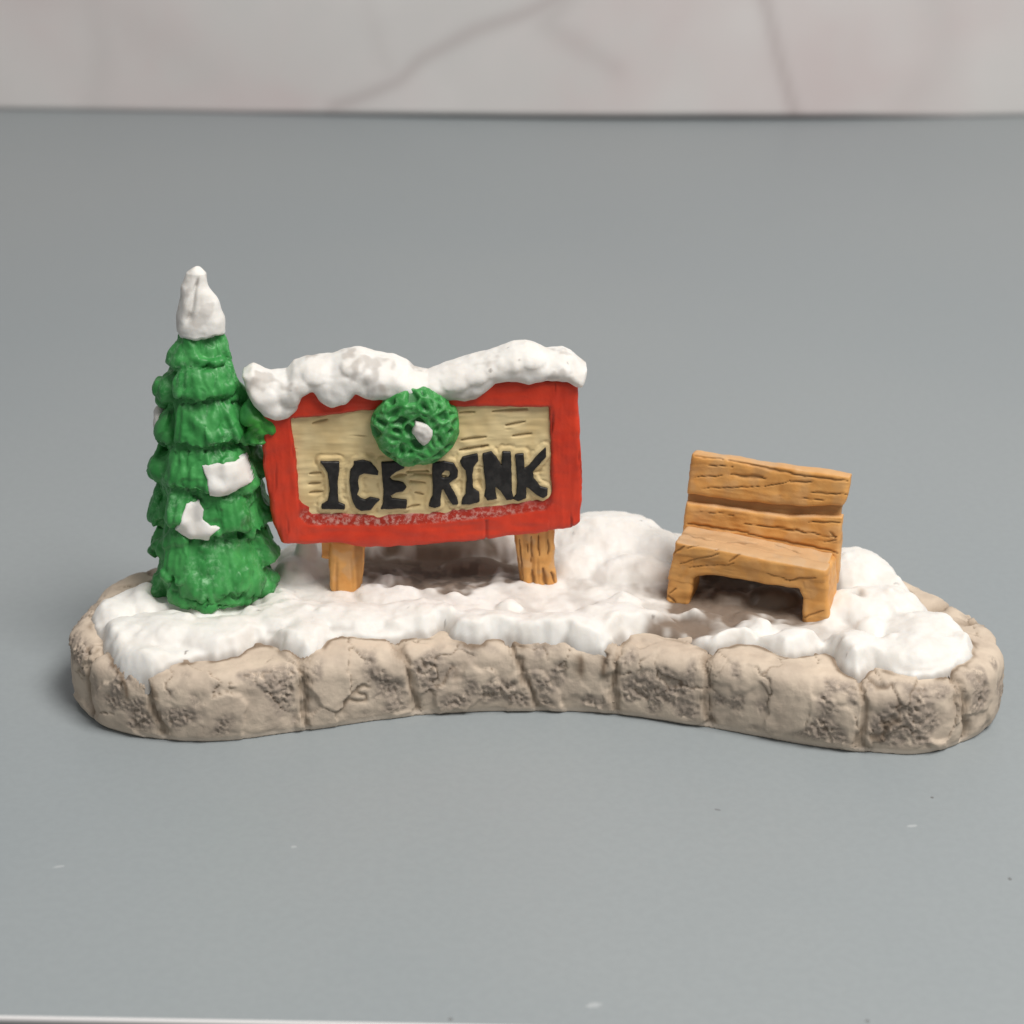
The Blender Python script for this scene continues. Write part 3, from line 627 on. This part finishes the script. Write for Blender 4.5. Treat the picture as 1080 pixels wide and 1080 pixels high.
# posts
def post(poly_px, ridge, extra=None, off=.9, dep=1.7, L=None):
    pol = SP.uv(poly_px, off)
    l3 = (pol[:, 0].min() - 1, -2.2, pol[:, 1].min() - 1); h3 = (pol[:, 0].max() + 1, 2.4, pol[:, 1].max() + 1); hh = .14
    ax, n = grid(l3, h3, hh); q = np.stack(np.meshgrid(ax[0], ax[2], indexing='ij'), -1).reshape(-1, 2)
    s_ = polysd(q, pol).reshape(n[0], 1, n[2]); F = smax(s_, np.abs(ax[1][None, :, None] + .6) - (off + .6), .8)
    if extra is not None:
        s2 = polysd(q, SP.uv(extra, off)).reshape(n[0], 1, n[2]); F = np.minimum(F, smax(s2, np.abs(ax[1][None, :, None] + 1.0) - .9, .6))
    v, f = surfnet(F, l3, hh); v = relax(v, f, 2); N_ = vnormals(v, f)
    g = fbm(v * np.array([1, 1, .10]), ridge, 2, 13 + ridge)
    w_ = sstep(.12, .45, g) * (.35 if L else .6)
    if L: w_ = np.maximum(w_, strokes(SP.world(v), N_[:, :1] * SP.U + N_[:, 1:2] * SP.N + N_[:, 2:] * SP.W, L, (460, 500), 4.154))
    v = v + N_ * (.14 * fbm(v, .5, 2, 4) - .38 * w_)[:, None]
    return link('post', SP.world(v), f, M_WOOD, sign, dict(wash=np.clip(.8 * w_, 0, 1), pale=.4 * sstep(.1, .5, fbm(v, .5, 2, 61))))
post([(348, 570), (386, 570), (384, 600), (384, 612), (381, 630), (360, 644), (349, 624), (347, 600)], .55, [(334, 568), (356, 568), (356, 600), (346, 594), (336, 592)])
post([(542, 555), (586, 552), (585, 590), (588, 616), (586, 626), (552, 628), (549, 612), (546, 590)], 1.0, L=[(415, 272, 418, 385, 1.0), (448, 268, 450, 360, 1.0), (490, 280, 492, 355, 1.1), (362, 285, 376, 480, 1.3), (420, 425, 426, 495, 2.2), (465, 415, 482, 492, 2.4), (503, 430, 522, 478, 2.0), (400, 300, 403, 350, .8)])
# snow along the top of the sign
up = [(254, 401), (265, 395), (285, 393), (302, 392), (309, 383), (324, 377), (350, 376), (361, 371), (380, 369), (396, 374), (417, 376), (431, 383), (438, 390), (451, 393), (468, 386), (496, 377), (518, 371), (540, 363), (555, 361), (566, 364), (577, 369), (594, 368), (603, 372), (616, 384), (622, 394), (620, 403), (615, 411)]
dn = [(608, 410), (599, 405), (577, 404), (558, 408), (536, 404), (523, 407), (514, 414), (503, 423), (490, 426), (478, 424), (460, 426), (440, 427), (420, 426), (400, 424), (385, 423), (375, 417), (366, 427), (350, 432), (337, 426), (329, 416), (319, 420), (315, 434), (304, 443), (290, 446), (277, 440), (266, 428), (258, 414)]
SN = np.concatenate([SP.uv(up[2:-3], -.5), SP.uv(up[-3:] + dn + up[:2], TH_ + .3)])
l3 = (SN[:, 0].min() - 1.2, -4.2, SN[:, 1].min() - 1.2); h3 = (SN[:, 0].max() + 1.2, 5.0, SN[:, 1].max() + 1.2); hh = .2
ax, n = grid(l3, h3, hh); q = np.stack(np.meshgrid(ax[0], ax[2], indexing='ij'), -1).reshape(-1, 2)
s_ = polysd(q, SN)
di_ = np.maximum(-s_, 0)
upq = SP.uv(up[:-2], -.5); topw = np.interp(q[:, 0], upq[:, 0], upq[:, 1])
rl = np.random.default_rng(3)
lm = np.zeros(len(q))
for i in range(70):                                               # rolls and dabs on the front of the snow
    j = rl.integers(0, len(q))
    if s_[j] > -.2: continue
    r = rl.uniform(1.0, 2.6); e = 1 - ((q[:, 0] - q[j, 0]) / r) ** 2 - ((q[:, 1] - q[j, 1]) / (r * rl.uniform(.6, 1))) ** 2
    lm = np.maximum(lm, np.sqrt(np.maximum(e, 0)) * rl.uniform(.4, .9))
fr = TH_ - .25 + 1.1 * np.sqrt(1 - np.clip(1 - di_ / 1.5, 0, 1) ** 2) + .65 * lm * sstep(0, .7, di_)
fr = fr - 1.1 * sstep(2.4, .0, topw - q[:, 1])                      # rounds back towards the crest
bk = -TH_ + .3 - 1.0 * np.sqrt(1 - np.clip(1 - di_ / 1.5, 0, 1) ** 2)
rs_ = lambda a: a.reshape(n[0], 1, n[2])
yv = ax[1][None, :, None]
F = smax(smax(yv - rs_(fr), rs_(bk) - yv, .5), rs_(s_), .7)
v, f = surfnet(F, l3, hh); v = relax(v, f, 2); N_ = vnormals(v, f)
v = v + N_ * (.16 * fbm(v, .4, 2, 3) + .03 * fbm(v, 1.4, 2, 9))[:, None]
st = np.clip(.38 * sstep(.2, .6, fbm(v, .3, 3, 18)), 0, 1); dk = .55 * sstep(.80, .9, perlin(v * .8 + 8.3))
link('snow_cap', SP.world(v), f, M_SNOW, sign, dict(stain_shade=st, dark=dk))

# --- wreath ----------------------------------------------------------------------
wc = SP.uv([(438, 454)], TH_ + 2)[0]; wr = SP.uv([(485, 450)], TH_ + 2)[0, 0] - wc[0]; wr *= .97
def wreath_f(X):
    p = X - np.array([wc[0], TH_ + .3, wc[1]])
    p = p + .35 * np.stack([perlin(X * .45 + 3), 0 * X[:, 0], perlin(X * .45 + 9)], -1)
    rr = np.sqrt(p[:, 0] ** 2 + p[:, 2] ** 2); return np.minimum(np.sqrt((rr - wr * .60) ** 2 + (p[:, 1] * .95) ** 2) - wr * .40, np.maximum(rr - wr * .6, np.abs(p[:, 1]) - wr * .40))
v, f = field(wreath_f, (wc[0] - wr - 1.5, -1.5, wc[1] - wr - 1.5), (wc[0] + wr + 1.5, TH_ + 4.2, wc[1] + wr + 1.5), .12)
v = relax(v, f, 2); N_ = vnormals(v, f)
rw = np.random.default_rng(21)                                     # holes between looping strands: cellular ridges
cells = np.stack([rw.uniform(wc[0] - wr - 1, wc[0] + wr + 1, 290), rw.uniform(TH_ - 1, TH_ + 4, 290), rw.uniform(wc[1] - wr - 1, wc[1] + wr + 1, 290)], 1)
vv = v + .25 * np.stack([perlin(v * .9), perlin(v * .9 + 5), perlin(v * .9 + 11)], -1)
DD = np.sqrt(((vv[:, None] - cells[None]) ** 2).sum(2)); DD.partition(1, axis=1); rid = DD[:, 1] - DD[:, 0]
hole = sstep(.12, .75, rid)
v = v + N_ * ((.18 - .62 * hole) * (.3 + .7 * np.clip(N_[:, 1] * 1.3, 0, 1)))[:, None]
v = relax(v, f, 2)
wreath = link('wreath', SP.world(v), f, M_GREEN, fig, dict(wash=.55 * sstep(.55, 1.0, hole) * sstep(.2, .8, rid), dry=.9 * (1 - hole), lime=.15 * (1 - hole)))
bc = SP.uv([(446, 457)], TH_ + 2.2)[0]
bp = SP.uv([(438, 444), (450, 446), (456, 452), (454, 462), (447, 469), (440, 463), (435, 455)], TH_ + 2.2)
v, f = field(lambda X: smax(polysd(X[:, [0, 2]], bp) - .1, np.abs(X[:, 1] - TH_ - 2.1) - 1.1, .8), (bc[0] - 2.4, TH_ - .4, bc[1] - 2.4), (bc[0] + 2.4, TH_ + 3.4, bc[1] + 2.4), .12)
v = relax(v, f, 2); v = v + vnormals(v, f) * (.22 * fbm(v, .7, 2, 4))[:, None]
link('bow', SP.world(v), f, M_SNOW, wreath, dict(stain_shade=.22 + .2 * sstep(0, .4, fbm(v, .5, 2)), dark=0 * v[:, 0]))

# --- bench -----------------------------------------------------------------------
ba = at_z(np.array([704.0]), np.array([632.0]), 10.2)[0]; bb = at_z(np.array([872.0]), np.array([656.0]), 10.2)[0]
BP = Plane(ba.copy(), bb.copy()); BL = np.linalg.norm((bb - ba)[:2])
fr_px = lambda pts: BP.uv(pts, 0)
top = fr_px([(713, 571), (765, 580), (820, 592), (873, 601)])
sw = top[:, 1].mean()
print('bench length', BL, 'seat height', top, 'sign yaw', math.degrees(math.atan2(SP.U[1], SP.U[0])), 'bench yaw', math.degrees(math.atan2(BP.U[1], BP.U[0])), 'tree foot', tb)
SEATD = 6.2
def grain(v, N_, P, seed=0, L=()):
    g = fbm(v * np.array([.10, .5, 1.1]), .9, 2, 23 + seed)
    w_ = .30 * sstep(.25, .6, g)
    Nw = N_[:, :1] * P.U + N_[:, 1:2] * P.N + N_[:, 2:] * P.W
    if len(L): w_ = np.maximum(w_, .95 * strokes(P.world(v), Nw, L, (680, 450), 4.5))
    return v + N_ * (.15 * fbm(v, .35, 2, seed) + .06 * g - .24 * w_)[:, None], w_
LB = [(170, 650, 350, 605, .9), (400, 642, 448, 608, .9), (200, 582, 255, 560, .8), (660, 728, 818, 720, 1.1), (140, 600, 190, 568, 1.0), (330, 590, 350, 580, .8), (180, 508, 335, 545, .7), (390, 543, 530, 556, .8), (620, 560, 745, 602, .6), (560, 690, 700, 735, .5), (150, 500, 240, 512, .6), (110, 800, 150, 840, 1.2), (760, 905, 850, 870, 1.2), (120, 790, 150, 770, .7), (210, 670, 420, 650, .5)]
LT = [(240, 138, 372, 155, .9), (395, 155, 760, 237, 1.5), (740, 233, 965, 258, 1.1), (410, 228, 575, 246, 1.5), (470, 236, 560, 238, 2.2), (690, 262, 795, 262, 1.1), (250, 292, 560, 284, .6), (560, 286, 690, 258, .6), (770, 312, 965, 322, .8), (240, 240, 380, 232, .6), (215, 150, 200, 230, .8), (300, 180, 420, 190, .4), (640, 330, 860, 350, .5)]
LL = [(205, 462, 490, 503, 1.4), (490, 510, 915, 598, 1.5), (440, 455, 910, 525, .7), (780, 450, 935, 457, .9), (850, 548, 908, 538, 1.0), (240, 400, 420, 420, .5), (600, 470, 760, 500, .6), (880, 500, 905, 530, .8)]
# front apron and seat, with the arch cut out of the front
fpoly = fr_px([(713, 571), (873, 601), (870, 628), (868, 640), (846, 632), (842, 622), (835, 621), (800, 616), (770, 611), (745, 607), (736, 608), (731, 612), (729, 622), (703, 612)])
def bench_f(X):
    a = smax(polysd(X[:, [0, 2]], fpoly), np.abs(X[:, 1] + 1.1) - 1.1, .5)
    sl = smax(boxf(X, (BL * .5 + .1, -SEATD / 2 + .2, 0), (BL * .5 - .7, SEATD / 2, 50), .3), np.abs(X[:, 2] - np.interp(X[:, 0], top[:, 0], top[:, 1]) + 1.0) - .85, .4)
    return smin(a, sl, .4)
v, f = field(bench_f, (-1.5, -SEATD - 1, -1), (BL + 1.5, 1.2, sw + 3), .15)
v = relax(v, f, 3); N_ = vnormals(v, f); v, w_ = grain(v, N_, BP, 1, LB)
seat_top = sstep(.5, .9, N_[:, 2])
bench = link('bench', BP.world(v), f, M_WOOD, fig, dict(wash=.62 * w_, pale=.85 * seat_top + .15 * sstep(.1, .4, fbm(v, .4, 2, 3))))
# legs: side slabs
def leg(u0, u1, lean, seed):
    def fn(X):
        sh = X[:, 0] - lean * (sw * .5 - X[:, 2]) * .12
        Y = np.column_stack([sh, X[:, 1], X[:, 2]])
        return boxf(Y, ((u0 + u1) / 2, -SEATD / 2 + .05, sw * .5 - 1.6), ((u1 - u0) / 2, SEATD / 2 + .0, sw * .5 + .55), .55)
    v, f = field(fn, (u0 - 2, -SEATD - 1, -3), (u1 + 2, 1.2, sw + 1), .15)
    v = relax(v, f, 3); N_ = vnormals(v, f); v, w_ = grain(v, N_, BP, seed, LB)
    return link('leg', BP.world(v), f, M_WOOD, bench, dict(wash=np.clip(.52 * w_ + .5 * sstep(1.0, -.5, v[:, 2]) * sstep(0, .3, fbm(v, .8, 2)), 0, 1), pale=.2 * sstep(.1, .4, fbm(v, .4, 2, 3))))
leg(.15, 3.4, -1.0, 5); leg(BL - 3.5, BL - .05, .6, 6)
# backrest planks, leaning back a little
bkp = Plane(BP.o - BP.N * (SEATD - .9), BP.o - BP.N * (SEATD - .9) + BP.U, lean=math.radians(6))
def plank(poly_px, dep, seed, topcut=None):
    pol = bkp.uv(poly_px, 0)
    l3 = (pol[:, 0].min() - 1, -dep - 1, pol[:, 1].min() - 1); h3 = (pol[:, 0].max() + 1, 1, pol[:, 1].max() + 1.5); hh = .15
    ax, n = grid(l3, h3, hh); q = np.stack(np.meshgrid(ax[0], ax[2], indexing='ij'), -1).reshape(-1, 2)
    F = smax(polysd(q, pol).reshape(n[0], 1, n[2]), np.abs(ax[1][None, :, None] + dep / 2) - dep / 2, .55)
    v, f = surfnet(F, l3, hh); v = relax(v, f, 3); N_ = vnormals(v, f); v, w_ = grain(v, N_, bkp, seed, LT if seed == 7 else LL)
    return link('backrest_plank', bkp.world(v), f, M_WOOD, bench, dict(wash=.68 * w_, pale=.25 * sstep(.0, .4, fbm(v, .35, 2, 8)) + .5 * sstep(.6, .9, N_[:, 2])))
plank([(730, 479), (780, 486), (840, 495), (897, 503), (894, 520), (889, 534), (840, 535), (780, 529), (724, 522), (725, 500)], 2.3, 7)
plank([(723, 530), (780, 538), (830, 545), (889, 545), (886, 560), (884, 604), (882, 618), (717, 586), (720, 556), (721, 543)], 2.1, 8)
# recessed strip between the two planks
pol = bkp.uv([(726, 515), (888, 530), (886, 550), (724, 536)], -.9)
v, f = field(lambda X: smax(polysd(X[:, [0, 2]], pol), np.abs(X[:, 1] + 1.6) - .65, .3), (pol[:, 0].min() - 1, -3, pol[:, 1].min() - 1), (pol[:, 0].max() + 1, 0, pol[:, 1].max() + 1), .15)
N_ = vnormals(v, f); v, w_ = grain(v, N_, bkp, 9)
link('backrest_rail', bkp.world(v), f, M_WOOD, bench, dict(wash=np.clip(.35 + .4 * w_, 0, 1), pale=0 * w_ + .3))

# ------------------------------------------------------------------ setting
def box_obj(name, V, F_, mat, smooth=False, attrs=None):
    o = link(name, V, F_, mat, None, attrs, smooth); o['kind'] = 'structure'; return o
# grey board: a thin sheet, its far edge slightly hollow so a dark gap opens before the marble
mg = Mat('grey_board', .38, .35)
c = mg.mix(mg.ramp(mg.noise(.010, 4), .3, .7), (.278, .310, .326), (.300, .327, .338))
c = mg.mix(mg.math('MULTIPLY', mg.ramp(mg.noise(.9, 3, .6), .35, .65), .10), c, (.20, .22, .23))
c = mg.mix(mg.ramp(mg.noise(.21, 2, .5), .80, .815), c, (.15, .155, .155))
def mark(px, py, lx, ly, rot, colr):                                # a small nick or crumb on the board
    global c
    p = at_z(np.array([float(px)]), np.array([float(py)]), 0.0)[0] * S
    mp = mg.n.new('ShaderNodeMapping'); mp.vector_type = 'TEXTURE'; mp.inputs['Location'].default_value = (p[0], p[1], 0); mp.inputs['Rotation'].default_value = (0, 0, rot); mp.inputs['Scale'].default_value = (lx * S, ly * S, 1)
    ns = mg.n.new('ShaderNodeTexNoise'); ns.inputs['Scale'].default_value = 2500; mg.l(mg.tc, ns.inputs['Vector'])
    ln_ = mg.n.new('ShaderNodeVectorMath'); ln_.operation = 'LENGTH'; mg.l(mg.tc, mp.inputs['Vector']); mg.l(mp.outputs[0], ln_.inputs[0])
    f = mg.math('ADD', ln_.outputs['Value'], ns.outputs['Fac']); c = mg.mix(mg.ramp(f, 1.55, 1.25), c, colr)
PALE, DARK = (.40, .425, .435), (.16, .165, .165)
for a in [(62, 914, .75, .22, .3, PALE), (310, 893, .4, .25, .2, PALE), (757, 854, .5, .22, -.5, (.2, .21, .22)), (962, 871, .7, .3, .2, PALE), (626, 1060, .9, .45, .3, PALE), (983, 841, .22, .22, 0, DARK), (1065, 927, .22, .3, 0, DARK), (475, 1075, .25, .25, 0, DARK), (915, 1077, .25, .25, 0, DARK)]: mark(*a)
mg.color(c); mg.bump(mg.noise(.9, 4), .02, .5)
rr_ = mg.ramp(mg.noise(.02, 3), .2, .8); 
mr = mg.n.new('ShaderNodeMapRange'); mr.inputs['To Min'].default_value = .34; mr.inputs['To Max'].default_value = .46; mg.l(rr_, mr.inputs['Value']); mg.l(mr.outputs[0], mg.b.inputs['Roughness'])
fl = at_z(np.array([0.0, 350.0]), np.array([1073.0, 1079.5]), 0.0)
sl_f = (fl[1, 1] - fl[0, 1]) / (fl[1, 0] - fl[0, 0])
bl = at_z(np.array([-150.0, 0.0, 200, 400, 540.0, 700, 860, 1080.0, 1230]), np.array([114.0, 115.5, 118.5, 123, 126, 127.5, 127, 123.5, 120]), 0.0)
nx, ny = 121, 60
xs = np.linspace(-330, 330, nx)
yf = fl[0, 1] + sl_f * (xs - fl[0, 0])
yb = bl[4, 1] + 45 + sl_f * xs
T = 1.6; rad_ = .35
prof = [(0, -T)] + [(0, -rad_)] + [(rad_ * (1 - math.cos(a)), -rad_ + rad_ * math.sin(a)) for a in np.linspace(0, math.pi / 2, 6)[1:]]
rows = []
for (e, zz_) in prof: rows.append((yf + e, zz_))
for t in np.concatenate([[.0004], np.linspace(0, 1, ny)[1:-1], [.9996]]): rows.append((yf + rad_ + (yb - yf - 2 * rad_) * t, 0.0))
for (e, zz_) in prof[::-1]: rows.append((yb - e, zz_))
Vb = np.concatenate([np.column_stack([xs, r[0], np.full(nx, r[1])]) for r in rows]); nr = len(rows)
I = np.arange(nr * nx).reshape(nr, nx)
Qb = np.concatenate([np.stack([I[:-1, :-1].ravel(), I[:-1, 1:].ravel(), I[1:, 1:].ravel(), I[1:, :-1].ravel()], 1), np.stack([I[-1, :-1], I[-1, 1:], I[0, 1:], I[0, :-1]], 1)])
wearv = np.zeros(len(Vb)); 
for r_i in range(1, 6): wearv[I[r_i]] = 1.0
we = mg.mix(mg.attr('worn'), c, (.75, .74, .74)); mg.color(we)
box_obj('tabletop', Vb, Qb, mg.m, True, dict(worn=wearv))
# dark table under the board
mt = Mat('dark_table', .5, .3); mt.color(mt.mix(mt.noise(.05, 3), (.02, .02, .021), (.04, .038, .037)))
zt = -T - .4
box_obj('table', np.array([(x, y, z_) for z_ in (zt - 20, zt) for x, y in ((-420, -330), (420, -330), (420, 420), (-420, 420))]), [(3, 2, 1, 0), (4, 5, 6, 7), (0, 1, 5, 4), (1, 2, 6, 5), (2, 3, 7, 6), (3, 0, 4, 7)], mt.m)
# marble backdrop standing behind the board
YW = bl[4, 1]
MP = Plane(np.array([0, YW, 0.0]), np.array([1.0, YW + .004, 0.0]))
nx, nz = 320, 120
xs = np.linspace(-300, 300, nx); zs_ = np.linspace(0, 190, nz)
UU, ZZ = np.meshgrid(xs, zs_, indexing='ij'); P3u = np.column_stack([UU.ravel(), 0 * UU.ravel(), ZZ.ravel()])
def vein(pts, wid, amp):
    wid *= 1.3; amp *= .5
    L = MP.uv(pts); out = np.zeros(len(P3u)); q0 = P3u[:, [0, 2]] + np.stack([1.4 * fbm(P3u, .03, 2, 5), 1.4 * fbm(P3u, .03, 2, 15)], 1)
    for a, b in zip(L[:-1], L[1:]):
        e = b - a; q = q0 - a; t = np.clip(q @ e / (e @ e), 0, 1); dd = np.linalg.norm(q - t[:, None] * e, axis=1); out = np.maximum(out, amp * np.exp(-(dd / wid) ** 2))
    return out
vn = np.maximum.reduce([vein([(790, -120), (806, 0), (820, 55), (838, 122)], 1.3, .62), vein([(700, -60), (560, 10), (500, 35), (445, 65), (420, 90), (350, 118)], 1.5, .55), vein([(380, -30), (400, 60), (420, 90)], 2.0, .15), vein([(80, -50), (100, 60), (95, 118)], 3.5, .22), vein([(620, -40), (575, 25), (650, 75)], 2.6, .32), vein([(-60, -40), (130, 30), (210, 80)], 5, .14), vein([(980, -60), (1000, 60), (960, 110)], 4, .16)])
blot = np.clip(.5 + .75 * fbm(P3u, .018, 4, 33), 0, 1)
I = np.arange(nx * nz).reshape(nx, nz)
Qf = np.stack([I[:-1, :-1].ravel(), I[1:, :-1].ravel(), I[1:, 1:].ravel(), I[:-1, 1:].ravel()], 1)
wy = np.interp(P3u[:, 0], bl[:, 0], YW - bl[:, 1])               # the thin slab is slightly bowed
wy = np.convolve(np.pad(wy.reshape(nx, nz)[:, 0], 12, 'edge'), np.ones(25) / 25, 'valid').repeat(nz)
gap = np.interp(P3u[:, 0], at_z(np.array([250., 340, 480, 760, 900, 1010]), np.full(6, 125.), 0)[:, 0], [.02, .35, .8, 1.15, .8, .02])
X = np.column_stack([P3u[:, 0], wy, P3u[:, 2] + gap * np.clip(1 - P3u[:, 2] / 20, 0, 1)])
ring = np.concatenate([I[:, 0], I[-1, 1:], I[-2::-1, -1], I[0, -2:0:-1]]); nb = len(X)
Xb = X[ring].copy(); Xb[:, 1] -= 9; k = np.arange(len(ring)); k2 = np.roll(k, -1)
Qs = np.stack([ring[k], nb + k, nb + k2, ring[k2]], 1)
X = np.concatenate([X, Xb]); pad = np.zeros(len(ring))
mm = Mat('pink_grey_marble', .4, .35)
c = mm.mix(mm.attr('blot'), (.73, .71, .70), (.66, .585, .58))
c = mm.mix(mm.ramp(mm.noise(.02, 5, .6), .4, .75), c, (.66, .645, .635))
c = mm.mix(mm.attr('vein'), c, (.29, .215, .21)); mm.color(c)
box_obj('backdrop', MP.world(X), np.concatenate([Qf, Qs]), mm.m, False, dict(blot=np.concatenate([blot, pad]), vein=np.concatenate([vn, pad])))

# ------------------------------------------------------------------ light: a soft ceiling lamp and the pale room
w = bpy.data.worlds.new('World'); sc.world = w; w.use_nodes = True
bg = w.node_tree.nodes['Background']; bg.inputs['Color'].default_value = (1.0, 1.0, 1.0, 1); bg.inputs['Strength'].default_value = .27
def area(name, loc, tgt, size, power, colr):
    l = bpy.data.lights.new(name, 'AREA'); l.shape = 'RECTANGLE'; l.size, l.size_y = size[0] * S, size[1] * S; l.energy = power; l.color = colr
    o = bpy.data.objects.new(name, l); col.objects.link(o); o.location = Vector(loc) * S
    o.rotation_euler = (Vector(tgt) - Vector(loc)).to_track_quat('-Z', 'Y').to_euler(); return o
area('ceiling_lamp', (240, -190, 600), (0, 0, 0), (310, 310), 5.3, (1.0, .965, .92))
sc.view_settings.view_transform = 'Standard'; sc.view_settings.look = 'None'
sc.view_settings.exposure = 0; sc.view_settings.gamma = 1
sc.render.engine = 'CYCLES'
